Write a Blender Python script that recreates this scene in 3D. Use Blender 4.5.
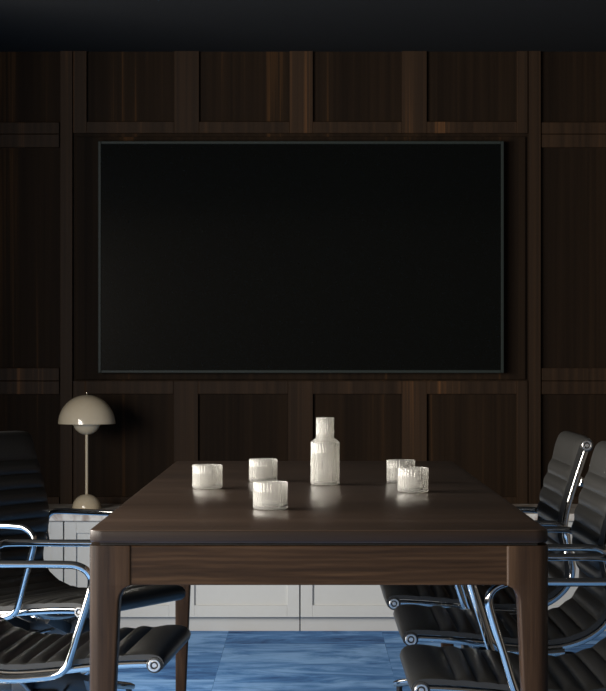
import bpy, bmesh, math, random
from mathutils import Vector, Matrix

for o in list(bpy.data.objects):
    bpy.data.objects.remove(o, do_unlink=True)
S = bpy.context.scene
COL = S.collection
random.seed(7)
PI = math.pi

# ------------------------------------------------------------------ camera
F, CX, CY, EYE = 2170.0, 308.0, 357.0, 1.075      # focal length in pixels, vanishing point, eye height
cam = bpy.data.cameras.new('camera')
cam_o = bpy.data.objects.new('camera', cam)
COL.objects.link(cam_o)
cam_o.location = (0, 0, EYE)
cam_o.rotation_euler = (PI / 2, 0, 0)
cam.sensor_fit = 'AUTO'
cam.sensor_width = 36
cam.lens = F / 691 * 36
cam.shift_x = (303 - CX) / 691
cam.shift_y = (CY - 345.5) / 691
cam.clip_start = 0.05
S.camera = cam_o

# ------------------------------------------------------------------ light
w = bpy.data.worlds.new('world')
S.world = w
w.use_nodes = True
bg = w.node_tree.nodes['Background']
bg.inputs[0].default_value = (0.80, 0.90, 1.0, 1)
bg.inputs[1].default_value = 0.15


def area(name, loc, rot, sx, sy, power, col):
    l = bpy.data.lights.new(name, 'AREA')
    l.shape = 'RECTANGLE'
    l.size, l.size_y = sx, sy
    l.energy = power
    l.color = col
    o = bpy.data.objects.new(name, l)
    COL.objects.link(o)
    o.location = loc
    o.rotation_euler = rot
    return o


WIN_Y0, WIN_Y1, WIN_Z0, WIN_Z1 = -1.0, 6.4, 0.70, 2.10      # long strip window in the left wall
lw = area('daylight_left', (-2.57, (WIN_Y0 + WIN_Y1) / 2, (WIN_Z0 + WIN_Z1) / 2), (0, -PI / 2, 0),
          WIN_Z1 - WIN_Z0 - .1, WIN_Y1 - WIN_Y0 - .1, 640, (1.0, 0.95, 0.88))

S.view_settings.view_transform = 'Standard'
S.view_settings.look = 'None'
S.view_settings.gamma = 1
S.view_settings.use_curve_mapping = False
S.view_settings.exposure = 0.0


# ------------------------------------------------------------------ helpers
def X(px, Y):
    return (px - CX) * Y / F


def Z(py, Y):
    return EYE - (py - CY) * Y / F


def obj(name, bm, mat, parent=None, smooth=None):
    bmesh.ops.recalc_face_normals(bm, faces=bm.faces)
    me = bpy.data.meshes.new(name)
    bm.to_mesh(me)
    bm.free()
    o = bpy.data.objects.new(name, me)
    COL.objects.link(o)
    if mat:
        me.materials.append(mat)
    if parent:
        o.parent = parent
    if smooth is not None:
        for p in me.polygons:
            p.use_smooth = True
        if smooth < 180:
            me.set_sharp_from_angle(angle=math.radians(smooth))
    return o


def struct(o):
    o['kind'] = 'structure'
    return o


def tag(o, label, cat, group=None):
    o['label'] = label
    o['category'] = cat
    if group:
        o['group'] = group
    return o


def empty(name, loc=(0, 0, 0), rz=0):
    o = bpy.data.objects.new(name, None)
    o.empty_display_size = .1
    COL.objects.link(o)
    o.location = loc
    o.rotation_euler = (0, 0, rz)
    return o


def box(bm, x0, x1, y0, y1, z0, z1, bev=0.0, seg=2):
    t = bmesh.new()
    bmesh.ops.create_cube(t, size=1)
    for v in t.verts:
        v.co = Vector((x0 + (v.co.x + .5) * (x1 - x0), y0 + (v.co.y + .5) * (y1 - y0), z0 + (v.co.z + .5) * (z1 - z0)))
    if bev:
        bmesh.ops.bevel(t, geom=t.edges[:], offset=bev, segments=seg, profile=.5, affect='EDGES', clamp_overlap=True)
    join(bm, t)
    return bm


def join(bm, t):
    m = bpy.data.meshes.new('tmp')
    t.to_mesh(m)
    t.free()
    bm.from_mesh(m)
    bpy.data.meshes.remove(m)


def nb():
    return bmesh.new()


def lathe(bm, prof, n=48, axis='z', c=(0, 0, 0), flute=0, amp=0.0, flo=None):
    """prof: list of (r, h); closed at the ends where r = 0; flo(i) tells if ring i is fluted"""
    c = Vector(c)
    rings = []
    for i, (r, h) in enumerate(prof):
        if r < 1e-6:
            p = {'z': (0, 0, h), 'y': (0, h, 0), 'x': (h, 0, 0)}[axis]
            rings.append([bm.verts.new(c + Vector(p))])
            continue
        ring = []
        for k in range(n):
            a = 2 * PI * k / n
            rr = r
            if flute and (flo is None or flo(i)):
                rr = r + amp * math.cos(flute * a)
            u, v = rr * math.cos(a), rr * math.sin(a)
            p = {'z': (u, v, h), 'y': (u, h, v), 'x': (h, u, v)}[axis]
            ring.append(bm.verts.new(c + Vector(p)))
        rings.append(ring)
    for a, b in zip(rings, rings[1:]):
        if len(a) == 1 and len(b) == 1:
            continue
        for k in range(n):
            k2 = (k + 1) % n
            if len(a) == 1:
                bm.faces.new((a[0], b[k], b[k2]))
            elif len(b) == 1:
                bm.faces.new((a[k], b[0], a[k2]))
            else:
                bm.faces.new((a[k], b[k], b[k2], a[k2]))
    return bm


def catmull(pts, n=8):
    pts = [Vector(p) for p in pts]
    out = []
    for i in range(len(pts) - 1):
        p0 = pts[i - 1] if i else pts[0] * 2 - pts[1]
        p1, p2 = pts[i], pts[i + 1]
        p3 = pts[i + 2] if i + 2 < len(pts) else p2 * 2 - p1
        for k in range(n):
            t = k / n
            out.append(.5 * ((2 * p1) + (p2 - p0) * t + (2 * p0 - 5 * p1 + 4 * p2 - p3) * t * t
                             + (3 * p1 - p0 - 3 * p2 + p3) * t ** 3))
    out.append(pts[-1])
    return out


def tube(bm, path, sect, up=Vector((0, 1, 0)), scale=None):
    """sweep a closed cross-section [(a, b)] along path; a runs along up, b along up x tangent"""
    path = [Vector(p) for p in path]
    rings = []
    for i, p in enumerate(path):
        t = (path[min(i + 1, len(path) - 1)] - path[max(i - 1, 0)]).normalized()
        u = (up - t * up.dot(t)).normalized()
        b = u.cross(t)
        s = scale[i] if scale else 1
        rings.append([bm.verts.new(p + u * (q[0] * s) + b * (q[1] * s)) for q in sect])
    n = len(sect)
    for a, b in zip(rings, rings[1:]):
        for k in range(n):
            bm.faces.new((a[k], a[(k + 1) % n], b[(k + 1) % n], b[k]))
    bm.faces.new(list(reversed(rings[0])))
    bm.faces.new(rings[-1])
    return bm


def circ(r, n=14, ry=None):
    ry = ry or r
    return [(r * math.cos(2 * PI * k / n), ry * math.sin(2 * PI * k / n)) for k in range(n)]


def rrect(hx, hy, r, n=3):
    out = []
    for cx, cy, a0 in ((hx - r, hy - r, 0), (-hx + r, hy - r, 90), (-hx + r, -hy + r, 180), (hx - r, -hy + r, 270)):
        for k in range(n + 1):
            a = math.radians(a0 + 90 * k / n)
            out.append((cx + r * math.cos(a), cy + r * math.sin(a)))
    return out


# ------------------------------------------------------------------ materials
def new_mat(name):
    m = bpy.data.materials.new(name)
    m.use_nodes = True
    nt = m.node_tree
    return m, nt, nt.nodes['Principled BSDF']


def plain(name, col, rough=.5, metal=0.0, spec=.5, noise=.06, scale=40, coat=0):
    m, nt, p = new_mat(name)
    p.inputs['Roughness'].default_value = rough
    p.inputs['Metallic'].default_value = metal
    p.inputs['Specular IOR Level'].default_value = spec
    p.inputs['Coat Weight'].default_value = coat
    tc = nt.nodes.new('ShaderNodeTexCoord')
    ns = nt.nodes.new('ShaderNodeTexNoise')
    ns.inputs['Scale'].default_value = scale
    nt.links.new(tc.outputs['Object'], ns.inputs['Vector'])
    mx = nt.nodes.new('ShaderNodeMix')
    mx.data_type = 'RGBA'
    mx.inputs[6].default_value = (*[c * (1 - noise) for c in col], 1)
    mx.inputs[7].default_value = (*[min(1, c * (1 + noise)) for c in col], 1)
    nt.links.new(ns.outputs['Fac'], mx.inputs[0])
    nt.links.new(mx.outputs[2], p.inputs['Base Color'])
    return m


def wood(name, stops, axis, rough=.4, spec=.5, s_across=60, s_along=2.2, broad=3.0, bump=.15, rings=None):
    """dark timber; axis = direction of the grain"""
    m, nt, p = new_mat(name)
    N, L = nt.nodes, nt.links
    tc = N.new('ShaderNodeTexCoord')
    mp = N.new('ShaderNodeMapping')
    sc = [s_across] * 3
    sc['xyz'.index(axis)] = s_along
    mp.inputs['Scale'].default_value = sc
    L.new(tc.outputs['Object'], mp.inputs['Vector'])
    fine = N.new('ShaderNodeTexNoise')
    fine.inputs['Scale'].default_value = 1
    fine.inputs['Detail'].default_value = 6
    fine.inputs['Roughness'].default_value = .65
    L.new(mp.outputs['Vector'], fine.inputs['Vector'])
    mp2 = N.new('ShaderNodeMapping')
    sc2 = [broad * 3] * 3
    sc2['xyz'.index(axis)] = broad * .12
    mp2.inputs['Scale'].default_value = sc2
    L.new(tc.outputs['Object'], mp2.inputs['Vector'])
    big = N.new('ShaderNodeTexNoise')
    big.inputs['Scale'].default_value = 1
    big.inputs['Detail'].default_value = 3
    L.new(mp2.outputs['Vector'], big.inputs['Vector'])
    a = N.new('ShaderNodeMix')
    a.data_type = 'FLOAT'
    a.inputs[0].default_value = .5
    L.new(fine.outputs['Fac'], a.inputs[2])
    L.new(big.outputs['Fac'], a.inputs[3])
    src = a.outputs[0]
    if rings:
        wv = N.new('ShaderNodeTexWave')
        wv.wave_type = 'BANDS'
        wv.bands_direction = rings
        wv.inputs['Scale'].default_value = 26
        wv.inputs['Distortion'].default_value = 9
        wv.inputs['Detail'].default_value = 3
        wv.inputs['Detail Scale'].default_value = .7
        mp3 = N.new('ShaderNodeMapping')
        sc3 = [1.0] * 3
        sc3['xyz'.index(axis)] = .18
        mp3.inputs['Scale'].default_value = sc3
        L.new(tc.outputs['Object'], mp3.inputs['Vector'])
        L.new(mp3.outputs['Vector'], wv.inputs['Vector'])
        b = N.new('ShaderNodeMix')
        b.data_type = 'FLOAT'
        b.inputs[0].default_value = .07
        L.new(src, b.inputs[2])
        L.new(wv.outputs['Fac'], b.inputs[3])
        src = b.outputs[0]
    cr = N.new('ShaderNodeValToRGB')
    el = cr.color_ramp.elements
    el[0].position, el[0].color = stops[0][0], (*stops[0][1], 1)
    el[1].position, el[1].color = stops[-1][0], (*stops[-1][1], 1)
    for pos, c in stops[1:-1]:
        e = el.new(pos)
        e.color = (*c, 1)
    L.new(src, cr.inputs[0])
    L.new(cr.outputs[0], p.inputs['Base Color'])
    p.inputs['Roughness'].default_value = rough
    p.inputs['Specular IOR Level'].default_value = spec
    bp = N.new('ShaderNodeBump')
    bp.inputs['Strength'].default_value = bump
    bp.inputs['Distance'].default_value = .001
    L.new(fine.outputs['Fac'], bp.inputs['Height'])
    L.new(bp.outputs[0], p.inputs['Normal'])
    return m


T_STOPS = [(.34, (.0085, .0041, .0018)), (.5, (.027, .0135, .0060)), (.66, (.056, .0295, .0138))]
M_TAB_X = wood('table_oak_across', T_STOPS, 'x', .5, .12, 90, 3, 2.5, .2, rings='Z')
M_TAB_Y = wood('table_oak_along', T_STOPS, 'y', .5, .12, 90, 3, 2.5, .2, rings='Z')
M_TAB_Z = wood('table_oak_upright', T_STOPS, 'z', .45, .16, 90, 3, 2.5, .2)
M_TOP = wood('table_top_oak', [(.3, (.022, .0135, .0088)), (.5, (.040, .0245, .0160)), (.72, (.064, .041, .028))], 'x', .38, .4, 70, 4, 2, .03)
M_TOP.node_tree.nodes['Principled BSDF'].inputs['Coat Weight'].default_value = .7
M_TOP.node_tree.nodes['Principled BSDF'].inputs['Coat Roughness'].default_value = .23
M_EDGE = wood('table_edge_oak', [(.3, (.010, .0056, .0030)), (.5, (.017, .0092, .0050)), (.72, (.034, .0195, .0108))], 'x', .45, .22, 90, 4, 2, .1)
W_STOPS = [(.30, (.0060, .0038, .0024)), (.46, (.0115, .0070, .0042)), (.58, (.0175, .0102, .0056)), (.68, (.062, .0290, .0110))]
M_WALL = wood('wall_walnut', W_STOPS, 'z', .6, .04, 55, .35, 2.6, .05)
M_FRAME = wood('frame_walnut', [(.30, (.0105, .0064, .0040)), (.46, (.021, .0125, .0074)), (.58, (.032, .0180, .0098)), (.69, (.105, .0470, .0180))], 'z', .5, .06, 60, .35, 3.2, .05)
M_CAB = plain('cabinet_paint', (.52, .525, .51), .45, noise=.02)
M_PLINTH = plain('plinth_paint', (.46, .462, .45), .5, noise=.02)
M_BLACK = plain('black_metal', (.012, .012, .012), .4)
M_SEAT = plain('black_leather', (.021, .0203, .0186), .42, spec=.42, noise=.15, scale=120)
M_CHROME = plain('polished_aluminium', (.52, .515, .50), .08, 1.0, noise=.03)
M_CAP = plain('brushed_cap', (.74, .71, .67), .3, 1.0, noise=.05)
M_LAMP = plain('beige_lacquer', (.54, .46, .335), .13, 0, .5, .02, coat=.4)
M_BRASS = plain('finial_metal', (.85, .80, .70), .15, 1.0)
M_CEIL = plain('ceiling_paint', (.028, .028, .028), 1, 0, 0)
M_SIDE = plain('side_wall_paint', (.10, .085, .07), .8)
M_BEZEL = plain('tv_bezel', (.017, .022, .020), .45, 0, .15)
M_SCREEN = plain('tv_glass', (.0030, .0034, .0032), .1, 0, .12)


def marble():
    m, nt, p = new_mat('marble')
    N, L = nt.nodes, nt.links
    tc = N.new('ShaderNodeTexCoord')
    n = N.new('ShaderNodeTexNoise')
    n.inputs['Scale'].default_value = 9
    n.inputs['Detail'].default_value = 7
    n.inputs['Distortion'].default_value = 2.2
    L.new(tc.outputs['Object'], n.inputs['Vector'])
    cr = N.new('ShaderNodeValToRGB')
    e = cr.color_ramp.elements
    e[0].position, e[0].color = .34, (.34, .27, .22, 1)
    e[1].position, e[1].color = .60, (.66, .64, .60, 1)
    L.new(n.outputs['Fac'], cr.inputs[0])
    L.new(cr.outputs[0], p.inputs['Base Color'])
    p.inputs['Roughness'].default_value = .3
    return m


M_MARBLE = marble()


def carpet():
    m, nt, p = new_mat('blue_carpet_tiles')
    N, L = nt.nodes, nt.links
    tc = N.new('ShaderNodeTexCoord')
    mp = N.new('ShaderNodeMapping')
    mp.inputs['Rotation'].default_value = (0, 0, PI / 2)
    mp.inputs['Location'].default_value = (.03, .311, 0)
    L.new(tc.outputs['Object'], mp.inputs['Vector'])
    br = N.new('ShaderNodeTexBrick')
    br.offset, br.squash = .5, 1
    br.inputs['Scale'].default_value = 1
    br.inputs['Brick Width'].default_value = .6
    br.inputs['Row Height'].default_value = .6
    br.inputs['Mortar Size'].default_value = .0010
    br.inputs['Mortar Smooth'].default_value = .3
    br.inputs['Bias'].default_value = .1
    br.inputs['Color1'].default_value = (0, 0, 0, 1)
    br.inputs['Color2'].default_value = (1, 1, 1, 1)
    br.inputs['Mortar'].default_value = (.1, .1, .1, 1)
    L.new(mp.outputs[0], br.inputs['Vector'])
    mp2 = N.new('ShaderNodeMapping')
    mp2.inputs['Scale'].default_value = (3.0, 6.0, 1)
    L.new(tc.outputs['Object'], mp2.inputs['Vector'])
    n = N.new('ShaderNodeTexNoise')
    n.inputs['Scale'].default_value = 1.0
    n.inputs['Detail'].default_value = 8
    n.inputs['Roughness'].default_value = .68
    n.inputs['Distortion'].default_value = .8
    # each tile gets its own piece of the pattern
    off = N.new('ShaderNodeVectorMath')
    off.operation = 'MULTIPLY_ADD'
    L.new(br.outputs['Color'], off.inputs[0])
    off.inputs[1].default_value = (7, 13, 5)
    L.new(mp2.outputs[0], off.inputs[2])
    L.new(off.outputs[0], n.inputs['Vector'])
    cr = N.new('ShaderNodeValToRGB')
    e = cr.color_ramp.elements
    e[0].position, e[0].color = .34, (.020, .064, .200, 1)
    e[1].position, e[1].color = .66, (.25, .47, .82, 1)
    k = e.new(.5)
    k.color = (.085, .235, .53, 1)
    sh = N.new('ShaderNodeMath')
    sh.operation = 'MULTIPLY_ADD'
    L.new(br.outputs['Color'], sh.inputs[0])
    sh.inputs[1].default_value = .20
    sb = N.new('ShaderNodeMath')
    sb.operation = 'SUBTRACT'
    L.new(n.outputs['Fac'], sb.inputs[0])
    sb.inputs[1].default_value = .08
    L.new(sb.outputs[0], sh.inputs[2])
    L.new(sh.outputs[0], cr.inputs[0])
    L.new(cr.outputs[0], p.inputs['Base Color'])
    p.inputs['Roughness'].default_value = .85
    p.inputs['Specular IOR Level'].default_value = .2
    fn = N.new('ShaderNodeTexNoise')
    fn.inputs['Scale'].default_value = 260
    L.new(tc.outputs['Object'], fn.inputs['Vector'])
    bp = N.new('ShaderNodeBump')
    bp.inputs['Strength'].default_value = .4
    bp.inputs['Distance'].default_value = .003
    L.new(fn.outputs['Fac'], bp.inputs['Height'])
    L.new(bp.outputs[0], p.inputs['Normal'])
    return m


M_CARPET = carpet()


def glass(name, milk, rough):
    m = bpy.data.materials.new(name)
    m.use_nodes = True
    nt = m.node_tree
    N, L = nt.nodes, nt.links
    N.remove(N['Principled BSDF'])
    out = N['Material Output']
    g = N.new('ShaderNodeBsdfGlass')
    g.inputs['Roughness'].default_value = rough
    g.inputs['IOR'].default_value = 1.45
    g.inputs['Color'].default_value = (.97, .97, .95, 1)
    d = N.new('ShaderNodeBsdfDiffuse')
    d.inputs['Color'].default_value = (.92, .90, .86, 1)
    t = N.new('ShaderNodeBsdfTranslucent')
    t.inputs['Color'].default_value = (.92, .90, .86, 1)
    m1 = N.new('ShaderNodeMixShader')
    m1.inputs[0].default_value = .6
    L.new(d.outputs[0], m1.inputs[1])
    L.new(t.outputs[0], m1.inputs[2])
    m2 = N.new('ShaderNodeMixShader')
    tc = N.new('ShaderNodeTexCoord')
    mp = N.new('ShaderNodeMapping')
    mp.inputs['Scale'].default_value = (120, 120, 14)
    ns = N.new('ShaderNodeTexNoise')
    L.new(tc.outputs['Object'], mp.inputs[0])
    L.new(mp.outputs[0], ns.inputs['Vector'])
    ns.inputs['Scale'].default_value = 1
    mr = N.new('ShaderNodeMapRange')
    mr.inputs[1].default_value, mr.inputs[2].default_value = .3, .7
    mr.inputs[3].default_value, mr.inputs[4].default_value = milk * .75, milk * 1.25
    L.new(ns.outputs['Fac'], mr.inputs[0])
    L.new(mr.outputs[0], m2.inputs[0])
    L.new(g.outputs[0], m2.inputs[1])
    L.new(m1.outputs[0], m2.inputs[2])
    L.new(m2.outputs[0], out.inputs[0])
    return m


M_GLASS = glass('rippled_frosty_glass', .22, .14)
M_PANE = glass('window_glass', .02, .0)
m, nt, p = new_mat('water')
p.inputs['Base Color'].default_value = (.95, .96, .96, 1)
p.inputs['Transmission Weight'].default_value = 1
p.inputs['IOR'].default_value = 1.33
p.inputs['Roughness'].default_value = .05
M_WATER = m

# ------------------------------------------------------------------ room shell
XL, XR, Y0, YW = -2.6, 2.6, -1.2, 9.05
CEIL = Z(51, YW - .02)
struct(obj('floor', box(nb(), XL - .15, XR + .15, Y0, YW + .2, -.1, 0), M_CARPET))
bpy.data.objects['floor'].location = (0, 0, 0)
struct(obj('ceiling', box(nb(), XL - .15, XR + .15, Y0, YW + .2, CEIL, CEIL + .12), M_CEIL))
struct(obj('wall_back', box(nb(), XL - .15, XR + .15, YW, YW + .15, 0, CEIL), M_WALL))
struct(obj('wall_right', box(nb(), XR, XR + .15, Y0, YW, 0, CEIL), M_SIDE))
b = nb()
box(b, XL - .15, XL, Y0, WIN_Y0, 0, CEIL)
box(b, XL - .15, XL, WIN_Y1, YW, 0, CEIL)
box(b, XL - .15, XL, WIN_Y0, WIN_Y1, 0, WIN_Z0)
box(b, XL - .15, XL, WIN_Y0, WIN_Y1, WIN_Z1, CEIL)
struct(obj('wall_left', b, M_SIDE))
struct(obj('wall_front', box(nb(), XL - .15, XR + .15, Y0 - .15, Y0, 0, CEIL), M_SIDE))
struct(obj('added_light_blocker', box(nb(), XL, -1.72, 7.1, 7.3, 0, CEIL), M_SIDE))  # unseen blocker, added to keep window light off the back wall's left end
wn = struct(empty('window_1', (XL, (WIN_Y0 + WIN_Y1) / 2, WIN_Z0)))
hl, hh = (WIN_Y1 - WIN_Y0) / 2, WIN_Z1 - WIN_Z0
b = nb()
for a0, a1 in ((-hl, -hl + .05), (hl - .05, hl), (-hl / 3 - .025, -hl / 3 + .025), (hl / 3 - .025, hl / 3 + .025)):
    box(b, -.10, -.04, a0, a1, 0, hh, .004)
box(b, -.10, -.04, -hl, hl, 0, .05, .004)
box(b, -.10, -.04, -hl, hl, hh - .05, hh, .004)
obj('window_frame', b, M_BLACK, wn)
obj('window_pane', box(nb(), -.075, -.069, -hl + .05, hl - .05, .05, hh - .05), M_PANE, wn)

# ---- panelled wall: posts, framed modules, television bay
FY = YW - .022


def wbox(bm, x0, x1, y0, y1, d=.017, bev=.0015):
    """box on the back wall given in picture pixels on the frame face"""
    Yf = YW - d
    box(bm, X(x0, FY), X(x1, FY), Yf, YW, Z(y1, FY), Z(y0, FY), bev, 1)


n_trim = [0]


def trim(bm, mat):
    n_trim[0] += 1
    return struct(obj('trim_%d' % n_trim[0], bm, mat))


TOPY, BOTY = 50.5, 632
for x0, x1 in ((60, 72.3), (528.8, 541)):
    b = nb()
    wbox(b, x0, x1, TOPY, BOTY, .020)
    trim(b, M_FRAME)


def module(x0, x1, y0, y1, stiles, rail_top, rail_bot):
    b = nb()
    for s0, s1 in stiles:
        wbox(b, s0, s1, y0, y1)
    xs = sorted(stiles)
    ends = [(xs[i][1], xs[i + 1][0]) for i in range(len(xs) - 1)] if xs else [(x0, x1)]
    if xs and xs[0][0] > x0 + 1:
        ends.insert(0, (x0, xs[0][0]))
    for e0, e1 in ends:
        if rail_top:
            wbox(b, e0, e1, y0, y0 + rail_top)
        if rail_bot:
            wbox(b, e0, e1, y1 - rail_bot, y1)
    return trim(b, M_FRAME)


ST = [(73, 86.5), (174, 199), (289.5, 313), (402, 427), (517, 528)]
module(73, 528, TOPY, 133, ST, 0, 11.5)
module(73, 528, 381, 560, [(73, 85), (173.5, 198), (288, 313), (402, 427), (517, 528)], 13, 63)
b = nb()
wbox(b, 75.5, 526, 136.5, 379.5, .010)
trim(b, M_WALL)
for x0, x1 in ((542, 656), (668, 782), (794, 931), (-54, 59), (-180, -66), (-315, -192)):
    for y0, y1, rt, rb in ((TOPY, 133.6, 0, 11.5), (134.2, 380.6, 13, 12.5), (381.2, 560, 13, 63)):
        module(x0, x1, y0, y1, [], rt, rb)
for x0, x1 in ((656, 668), (782, 794), (-66, -54), (-192, -180)):
    b = nb()
    wbox(b, x0, x1, TOPY, BOTY, .020)
    trim(b, M_FRAME)

# ------------------------------------------------------------------ credenza units and marble worktop
CF = 8.48                                         # front face of the doors
WZ, WT = Z(513.3, CF), .0295
DZ1, DZ0 = WZ - WT - .002, Z(617.3, CF)
PW = X(118.2, CF) - X(0, CF)


def shaker_door(parent, x0, x1):
    b = nb()
    st = .047
    y = -.020
    box(b, x0, x0 + st, y, 0, DZ0, DZ1, .0012, 1)
    box(b, x1 - st, x1, y, 0, DZ0, DZ1, .0012, 1)
    box(b, x0 + st, x1 - st, y, 0, DZ1 - st, DZ1, .0012, 1)
    box(b, x0 + st, x1 - st, y, 0, DZ0, DZ0 + st, .0012, 1)
    box(b, x0 + st - .002, x1 - st + .002, y + .009, -.001, DZ0 + st - .002, DZ1 - st + .002)
    return obj('door', b, M_CAB, parent)


units = [(-1.5, 'white shaker credenza cabinet at the far left end of the marble worktop'),
         (-.5, 'white shaker credenza cabinet left of the centre seam, seen under the table'),
         (.5, 'white shaker credenza cabinet right of the centre seam, seen under the table'),
         (1.5, 'white shaker credenza cabinet at the far right, behind the right row of chairs')]
UW = 2 * PW
XC = X(300, CF)
for k, lab in units:
    e = empty('credenza_cabinet', (XC + k * UW, CF, 0))
    tag(e, lab, 'cabinet', 'white cabinets along the panelled wall')
    g = .0025
    obj('body', box(nb(), -UW / 2 + .001, UW / 2 - .001, .0205, .53, DZ0 - .004, WZ - WT - .0005), M_CAB, e)
    d1 = shaker_door(e, -UW / 2 + g, -g)
    d2 = shaker_door(e, g, UW / 2 - g)
    d1.location.y = d2.location.y = .020
    obj('plinth', box(nb(), -UW / 2 + .002, UW / 2 - .002, .032, .5, .0, DZ0 - .006, .001, 1), M_PLINTH, e)
o = obj('worktop', box(nb(), -2 * UW - .01, 2 * UW + .01, -.02, YW - .03 - CF, 0, WT, .003, 2), M_MARBLE)
o.location = (XC, CF, WZ - WT)
tag(o, 'pale veined marble worktop lying across the row of white cabinets', 'worktop')

# ------------------------------------------------------------------ table lamp
LY = 8.75
sc = LY / F
lamp = tag(empty('table_lamp', (X(86.7, LY), LY, WZ)), 'beige mushroom-shaped table lamp with domed shade standing on the marble worktop', 'lamp')
R = 28.7 * sc
zb = Z(423.7, LY) - WZ                            # rim of the shade above the worktop
zt = Z(394.7, LY) - WZ
prof = []
H = zt - zb
for k in range(21):
    a = PI / 2 * k / 20
    prof.append((R * math.cos(a) if k < 20 else 0, zb + H * math.sin(a)))
inner = [(r * .985, zb + (h - zb) * .975) for r, h in reversed(prof)]
inner[0] = (0, inner[0][1])
b = lathe(nb(), inner + prof, 64)
obj('lamp_shade', b, M_LAMP, lamp, 40)
r2 = 14.4 * sc
zc = Z(420.5, LY) - WZ
b = lathe(nb(), [(0, zc + r2 * .55)] + [(r2 * math.cos(a), zc + r2 * math.sin(a)) for a in [math.radians(33 - 6 * i) for i in range(20)]] + [(0, zc - r2)], 48)
obj('globe', b, M_LAMP, lamp, 60)
b = lathe(nb(), [(0, .05), (1.45 * sc, .05), (1.45 * sc, zc - r2 + .01), (0, zc - r2 + .01)], 20)
obj('stem', b, M_LAMP, lamp, 40)
rb = 14.5 * sc
b = lathe(nb(), [(0, 0), (rb * .985, 0), (rb, .003)] + [(rb * math.cos(a), .003 + (rb - .003) * math.sin(a)) for a in [PI / 2 * i / 16 for i in range(1, 16)]] + [(0, rb)], 48)
obj('base', b, M_LAMP, lamp, 50)
b = lathe(nb(), [(0, zt - .004), (.003, zt - .004), (.003, zt + .003), (.0052, zt + .006), (.0055, zt + .009), (.003, zt + .0125), (0, zt + .0135)], 20)
o = obj('finial', b, M_BRASS, lamp, 60)
o['label'] = 'small metal knob on top of the shade'

# ------------------------------------------------------------------ television
TY = 8.985
tv = tag(empty('television', (X(301, TY), TY, Z(373, TY))), 'large black wall-mounted television in the middle of the dark panelled wall', 'television')
tw, th = X(504, TY) - X(98, TY), Z(141, TY) - Z(373, TY)
box_b = nb()
box(box_b, -tw / 2 + .002, tw / 2 - .002, .012, YW - .010 - TY, .002, th - .002, .003, 1)
obj('back_shell', box_b, M_BLACK, tv)
bz = 3.0 * TY / F
b = nb()
box(b, -tw / 2, -tw / 2 + bz, 0, .016, 0, th, .002, 1)
box(b, tw / 2 - bz, tw / 2, 0, .016, 0, th, .002, 1)
box(b, -tw / 2 + bz, tw / 2 - bz, 0, .016, 0, bz, .002, 1)
box(b, -tw / 2 + bz, tw / 2 - bz, 0, .016, th - bz, th, .002, 1)
obj('bezel', b, M_BEZEL, tv)
obj('screen', box(nb(), -tw / 2 + bz - .001, tw / 2 - bz + .001, .004, .013, bz - .001, th - bz + .001), M_SCREEN, tv)

# ------------------------------------------------------------------ conference table
TZ = .75
TY0, TY1 = (EYE - TZ) * F / 173, (EYE - TZ) * F / 104
TX0, TX1 = X(88.6, TY0), X(549.2, TY0)
tcx, tcy = (TX0 + TX1) / 2, (TY0 + TY1) / 2
hx, hy = (TX1 - TX0) / 2, (TY1 - TY0) / 2
table = tag(empty('conference_table', (tcx, tcy, 0)), 'long dark oak conference table with rounded legs, glassware standing on it', 'table')


def rr_loop(hx, hy, r, z, n=8):
    return [(x, y, z) for x, y in rrect(hx, hy, r, n)]


def loft(bm, loops, cap=True):
    rings = [[bm.verts.new(p) for p in lp] for lp in loops]
    n = len(rings[0])
    for a, c in zip(rings, rings[1:]):
        for k in range(n):
            bm.faces.new((a[k], a[(k + 1) % n], c[(k + 1) % n], c[k]))
    if cap:
        bm.faces.new(list(reversed(rings[0])))
        bm.faces.new(rings[-1])
    return bm


rc = .026
loops = []
for dz, ins in ((-.0252, .004), (-.024, .0022), (-.0225, .0008), (-.020, 0), (-.004, 0), (-.0018, .0006), (-.0006, .0015), (0, .0030)):
    z = TZ + dz
    loops.append(rr_loop(hx - ins, hy - ins, rc - ins * .5, z))
top = obj('table_top', loft(nb(), loops), M_TOP, table, 35)
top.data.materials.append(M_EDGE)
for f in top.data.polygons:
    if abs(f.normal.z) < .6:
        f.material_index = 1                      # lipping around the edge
AZ0, AZ1 = Z(585.3, TY0), Z(546, TY0)
# recessed batten that leaves the shadow gap between apron and top
b = nb()
box(b, -hx + .02, hx - .02, -hy + .02, hy - .02, AZ1 - .004, TZ - .0250)
obj('sub_frame', b, M_BLACK, table)
LW = .0805
ins = .003
for name, y0, y1 in (('apron', -hy + ins, -hy + ins + .022), ('apron', hy - ins - .022, hy - ins)):
    obj(name, box(nb(), -hx + LW - .004, hx - LW + .004, y0, y1, AZ0, AZ1, .0012, 1), M_TAB_X, table)
for x0, x1 in ((-hx + ins, -hx + ins + .022), (hx - ins - .022, hx - ins)):
    obj('apron', box(nb(), x0, x1, -hy + LW - .004, hy - LW + .004, AZ0 + .014, AZ1, .0012, 1), M_TAB_Y, table)


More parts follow.
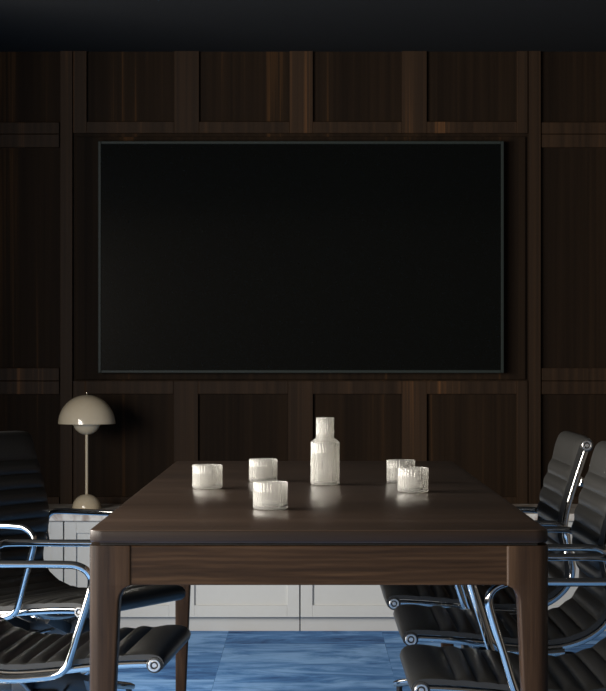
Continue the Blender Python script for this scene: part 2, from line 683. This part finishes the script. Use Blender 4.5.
def leg_mesh(sx, sy):
    def width(z):
        if z >= AZ0:
            return LW
        t = z / .60
        base = .031 + (.0565 - .031) * t
        rad = .034
        d = AZ0 - z
        if d < rad:
            top, bot = LW, .0565
            k = 1 - math.sqrt(max(0, 1 - ((rad - d) / rad) ** 2))
            return .031 + (.0565 - .031) * min(t, 1.06) + (LW - .0565) * k
        return base
    zs = [0, .004, .1, .2, .3, .4, .5, .56, .585] + [AZ0 - .034 + .034 * (1 - math.cos(PI / 2 * k / 9)) ** 1 for k in range(0, 10)]
    zs = sorted(set([round(min(z, AZ0), 5) for z in zs])) + [AZ0 + .001, AZ1 - .01, AZ1 - .001, AZ1]
    loops = []
    for i, z in enumerate(zs):
        wd = width(z) - (.002 if i in (0, len(zs) - 1) else 0)
        ro, ri = .020 if wd > .045 else .014, .006
        # cross-section with its outer corner at the origin, growing inwards
        pts = []
        for cx, cy, a0, r in ((-wd + ri, -wd + ri, 180, ri), (-ri, -wd + ri, 270, ri), (-ro, -ro, 0, ro), (-wd + ri, -ri, 90, ri)):
            for k in range(7):
                a = math.radians(a0 + 90 * k / 6)
                pts.append((cx + r * math.cos(a), cy + r * math.sin(a)))
        loops.append([((hx + px) * sx, (hy + py) * sy, z) for px, py in pts])
    return loft(nb(), loops)


for sx, sy in ((-1, -1), (1, -1), (-1, 1), (1, 1)):
    obj('leg', leg_mesh(sx, sy), M_TAB_Z, table, 35)

# ------------------------------------------------------------------ glassware
def tumbler(name, loc, R=.0364, H=.0588):
    t = .0028
    ri = R - t
    prof = [(0, 0), (R - .004, 0), (R - .0012, .0012), (R, .004), (R, H * .3), (R, H * .6), (R, H - .0015), (R - .0008, H - .0002),
            (ri + .0006, H), (ri, H - .0012), (ri, H * .6), (ri, H * .3), (ri, .010), (ri - .004, .0066), (0, .006)]
    b = lathe(nb(), prof, 224, flute=30, amp=.00075, flo=lambda i: 3 <= i <= 12)
    o = obj(name, b, M_GLASS, None, 70)
    o.location = loc
    return o


def on_table(px, py):
    Y = (EYE - TZ) * F / (py - CY) + .036
    return (X(px, Y), Y, TZ + .0004)


GL = [((207.4, 489.5), 'short rippled glass tumbler standing alone at the far left of the table'),
      ((263.2, 482.2), 'short rippled glass tumbler behind the tumbler nearest the table front'),
      ((270.4, 510.4), 'short rippled glass tumbler nearest the table front, with a little water in it'),
      ((400.9, 483.6), 'rear rippled glass tumbler of the overlapping pair right of the carafe'),
      ((413.0, 493.0), 'front rippled glass tumbler of the overlapping pair right of the carafe')]
for (px, py), lab in GL:
    o = tumbler('tumbler', on_table(px, py))
    tag(o, lab, 'glass', 'rippled tumblers on the table')
    if py > 505:
        rw = .0364 - .0030
        wo = obj('water', lathe(nb(), [(0, .0064), (rw - .005, .0070), (rw - .001, .0105), (rw - .0006, .0225), (0, .0225)], 72), M_WATER, o, 40)
        wo['label'] = 'shallow clear water in the glass'
cl = on_table(325.1, 485.6)
R, t = .0362, .0028
rn, hb, hs, hn = .0222, .1105, .1180, .1710
outer = [(0, 0), (R - .004, 0), (R - .0012, .0012), (R, .004), (R, .04), (R, .08), (R, hb - .003), (R - .0018, hb), (rn + .005, hs - .0015), (rn, hs + .001),
         (rn, hs + .02), (rn, hn - .0012), (rn - .0008, hn)]
inn = [(rn - t + .0005, hn), (rn - t, hn - .001), (rn - t, hs + .02), (rn - t, hs - .0015), (R - t - .004, hb - .0035), (R - t, hb - .006), (R - t, .08), (R - t, .04), (R - t, .010), (R - t - .004, .0066), (0, .006)]
b = lathe(nb(), outer + inn, 224, flute=30, amp=.00075, flo=lambda i: 3 <= i <= 6 or 9 <= i <= 16 or 19 <= i <= 21)
o = obj('carafe', b, M_GLASS, None, 70)
o.location = cl
tag(o, 'rippled glass carafe with narrow neck in the middle of the table', 'carafe')

# ------------------------------------------------------------------ office chairs
HW = .245
PR = [(-.0135, .420), (-.0125, .436), (.003, .4445), (.06, .4435), (.14, .437), (.22, .4275), (.30, .422), (.355, .428), (.405, .447),
      (.440, .478), (.454, .512), (.449, .550), (.438, .595), (.434, .635), (.444, .69), (.465, .76), (.490, .835), (.497, .852), (.509, .8575), (.519, .852)]
OX = .27                                          # u of the base column


def P3(u, z, y=0):
    return Vector((OX - u, y, z))


def profile():
    raw = catmull([(u, z, 0) for u, z in PR], 14)
    L = [0]
    for a, c in zip(raw, raw[1:]):
        L.append(L[-1] + (c - a).length)
    return raw, L


RAW, LEN = profile()
TOT = LEN[-1]


def at(s):
    s = max(0, min(TOT, s))
    lo = 0
    hi = len(LEN) - 1
    while hi - lo > 1:
        mid = (lo + hi) // 2
        if LEN[mid] <= s:
            lo = mid
        else:
            hi = mid
    f = (s - LEN[lo]) / (LEN[hi] - LEN[lo])
    return RAW[lo].lerp(RAW[hi], f)


def frame_at(s):
    p = at(s)
    t = (at(s + .003) - at(s - .003)).normalized()
    n = Vector((-t.y, t.x, 0))                    # towards the sitter
    return p, t, n


def sling():
    s_first, s_last = .100, TOT - .095
    nr = round((s_last - s_first) / .0425)
    pitch = (s_last - s_first) / nr
    cuts = [0.0] + [s_first + pitch * i for i in range(nr + 1)] + [TOT]
    ss = []
    for a, c in zip(cuts, cuts[1:]):
        k = 8 if c - a < .06 else 16
        ss += [(a + (c - a) * i / k, i / k, c - a) for i in range(k)]
    ss.append((TOT, 0, 1))
    ws = [-1, -.985, -.95, -.9, -.8, -.6, -.35, 0, .35, .6, .8, .9, .95, .985, 1]
    b = nb()
    front, back = [], []
    for s, f, wd in ss:
        p, t, n = frame_at(s)
        e = max(0.0, min(1.0, s / .012, (TOT - s) / .012))
        rise = (abs(math.sin(PI * f)) ** .7)
        fr, bk = [], []
        for q in ws:
            edge = (1 - abs(q) ** 10)
            a = (.0045 + .0100 * rise * (.15 + .85 * edge)) * (.5 + .5 * e)
            c = .0055 + .002 * rise * edge
            y = q * HW
            v = p + n * a
            fr.append(b.verts.new(P3(v.x, v.y, y)))
            v = p - n * c
            bk.append(b.verts.new(P3(v.x, v.y, y)))
        front.append(fr)
        back.append(bk)
    m = len(ws)
    for i in range(len(ss) - 1):
        for k in range(m - 1):
            b.faces.new((front[i][k], front[i][k + 1], front[i + 1][k + 1], front[i + 1][k]))
            b.faces.new((back[i][k], back[i + 1][k], back[i + 1][k + 1], back[i][k + 1]))
        b.faces.new((front[i][0], front[i + 1][0], back[i + 1][0], back[i][0]))
        b.faces.new((front[i][-1], back[i][-1], back[i + 1][-1], front[i + 1][-1]))
    for r in (0, -1):
        for k in range(m - 1):
            b.faces.new((front[r][k], back[r][k], back[r][k + 1], front[r][k + 1]))
    return b


def rib_path(y, off=.0150):
    n = 90
    s0, s1 = .036, TOT - .036
    out = []
    for i in range(n + 1):
        p, t, nn = frame_at(s0 + (s1 - s0) * i / n)
        v = p - nn * off
        out.append(P3(v.x, v.y, y))
    return out


ROLL_SEAT, ROLL_TOP = (.0005, .4290), (.5055, .8435)
ARM = [(.449, .553), (.453, .585), (.449, .618), (.432, .6355), (.40, .640), (.30, .640), (.19, .640), (.158, .6365), (.137, .623), (.1305, .600),
       (.142, .555), (.160, .497), (.175, .448), (.186, .423), (.208, .4085), (.24, .4035), (.30, .399), (.35, .402)]


def build_chair():
    c = empty('office_chair')
    obj('upholstery', sling(), M_SEAT, c, 50)
    for s in (-1, 1):
        obj('side_rail', tube(nb(), rib_path(s * .236), rrect(.0085, .0075, .0035)), M_CHROME, c, 40)
        arm = catmull([P3(u, z, s * .262) for u, z in ARM], 6)
        obj('armrest', tube(nb(), arm, circ(.0085, 14)), M_CHROME, c, 60)
    for nm, (u, z) in (('front_roll', ROLL_SEAT), ('top_roll', ROLL_TOP)):
        r = .0172
        ro = obj(nm, lathe(nb(), [(0, -.247), (r - .001, -.247), (r, -.245), (r, .245), (r - .001, .247), (0, .247)], 28, 'y', P3(u, z)), M_SEAT, c, 40)
        for s in (-1, 1):
            cb = nb()
            lathe(cb, [(r2, h * s) for r2, h in ((.0082, .2465), (.0082, .2505), (.0092, .2518), (.0120, .2518), (.0132, .2505), (.0132, .2465), (.0082, .2465))], 28, 'y', P3(u, z))
            lathe(cb, [(r2, h * s) for r2, h in ((0, .2465), (.0052, .2465), (.0052, .2500), (.0042, .2512), (0, .2512))], 20, 'y', P3(u, z))
            k = obj('end_cap', cb, M_CAP, ro, 30)
            k['label'] = 'bright ringed metal end cap'
    # spreaders: bowed cross bars between the rails
    def spreader(nm, u, z, nu, nz, bow, rad):
        pts = []
        for i in range(17):
            q = -1 + 2 * i / 16
            d = bow * (1 - abs(q) ** 3)
            pts.append(P3(u + nu * d, z + nz * d, q * .232))
        sc_ = [1.5 if i in (0, 16) else (1.25 if i in (1, 15) else 1) for i in range(17)]
        obj(nm, tube(nb(), pts, circ(rad, 12, rad * .7), up=Vector((.3, 0, 1)), scale=sc_), M_CHROME, c, 60)
    spreader('seat_spreader', .150, .420, 0, -1, .028, .0095)
    spreader('seat_spreader', .330, .402, 0, -1, .014, .0095)
    spreader('back_spreader', .480, .755, .94, -.34, .050, .0135)
    # tilt mechanism
    b = nb()
    box(b, OX - .345, OX - .135, -.045, .045, .335, .385, .008, 2)
    box(b, OX - .30, OX - .24, -.055, .055, .305, .345, .006, 2)
    for s in (-1, 1):
        tube(b, [P3(.30, .345, s * .03), P3(.30, .395, s * .17)], rrect(.014, .006, .003))
        tube(b, [P3(.17, .350, s * .03), P3(.155, .395, s * .16)], rrect(.014, .006, .003))
    me = obj('tilt_mechanism', b, M_BLACK, c, 35)
    b = lathe(nb(), [(0, -.03), (.015, -.03), (.018, -.022), (.018, .022), (.015, .03), (0, .03)], 24, 'x', P3(.375, .350))
    obj('tension_knob', b, M_BLACK, me, 40)
    b = nb()
    tube(b, [P3(.22, .352, -.03), P3(.215, .350, -.12), P3(.21, .346, -.175)], circ(.0045, 10), up=Vector((0, 0, 1)))
    lv = obj('lever', b, M_CHROME, me, 50)
    b = nb()
    bmesh.ops.create_uvsphere(b, u_segments=16, v_segments=10, radius=.014, matrix=Matrix.Translation(P3(.21, .346, -.182)))
    obj('lever_knob', b, M_CHROME, lv, 60)
    obj('column', lathe(nb(), [(0, .155), (.022, .155), (.022, .25), (.0145, .252), (.0145, .325), (0, .325)], 28, 'z', (0, 0, 0)), M_CHROME, c, 40)
    obj('hub', lathe(nb(), [(0, .150), (.030, .150), (.036, .160), (.036, .197), (.030, .211), (0, .211)], 32, 'z', (0, 0, 0)), M_CHROME, c, 40)
    for k in range(5):
        pts = [(.025, 0, .185), (.08, 0, .189), (.16, 0, .181), (.24, 0, .168), (.295, 0, .158), (.312, 0, .154)]
        lg = obj('base_leg', tube(nb(), pts, rrect(.0165, .0125, .006), scale=[1.15, 1.1, 1, .9, .82, .55]), M_CHROME, c, 40)
        lg.rotation_euler = (0, 0, 2 * PI * k / 5)
        b = nb()
        for s in (-1, 1):
            lathe(b, [(0, .006 * s), (.028, .006 * s), (.0310, .010 * s), (.0310, .022 * s), (.026, .026 * s), (0, .027 * s)], 24, 'y', (.318, 0, .031))
        box(b, .292, .332, -.007, .007, .028, .070, .004, 2)
        lathe(b, [(0, .055), (.0085, .055), (.0085, .155), (0, .155)], 14, 'z', (.298, 0, 0))
        obj('caster', b, M_BLACK, lg, 40)
    return c


def copy_tree(o, parent=None):
    c = o.copy()
    COL.objects.link(c)
    if parent:
        c.parent = parent
    for ch in list(o.children):
        copy_tree(ch, c)
    return c


def turn_star(c, ang):
    legs = [ch for ch in c.children if ch.name.startswith('base_leg')]
    for k, lg in enumerate(legs):
        lg.rotation_euler = (0, 0, ang + 2 * PI * k / len(legs))


rad = math.radians
CH = [((.495, 5.93), 180, 35, 'farthest black ribbed office chair on the right, its lit backrest in full view'),
      ((.505, 5.21), 180, 10, 'middle black ribbed office chair of the three along the right side of the table'),
      ((.489, 4.452), 180, 20, 'nearest black ribbed office chair on the right, tucked in beside the front table leg'),
      ((-.5755, 4.811), -3.6, 30, 'nearer black ribbed office chair on the left, ringed cap showing under the table'),
      ((-.703, 5.836), -27.5, 2.5, 'farther black ribbed office chair on the left, turned, with backrest below the beige lamp')]
proto = build_chair()
for i, ((x, y), rz, star, lab) in enumerate(CH):
    c = proto if i == 0 else copy_tree(proto)
    c.location = (x, y, 0)
    c.rotation_euler = (0, 0, rad(rz))
    turn_star(c, rad(star))
    tag(c, lab, 'chair', 'black ribbed office chairs around the table')
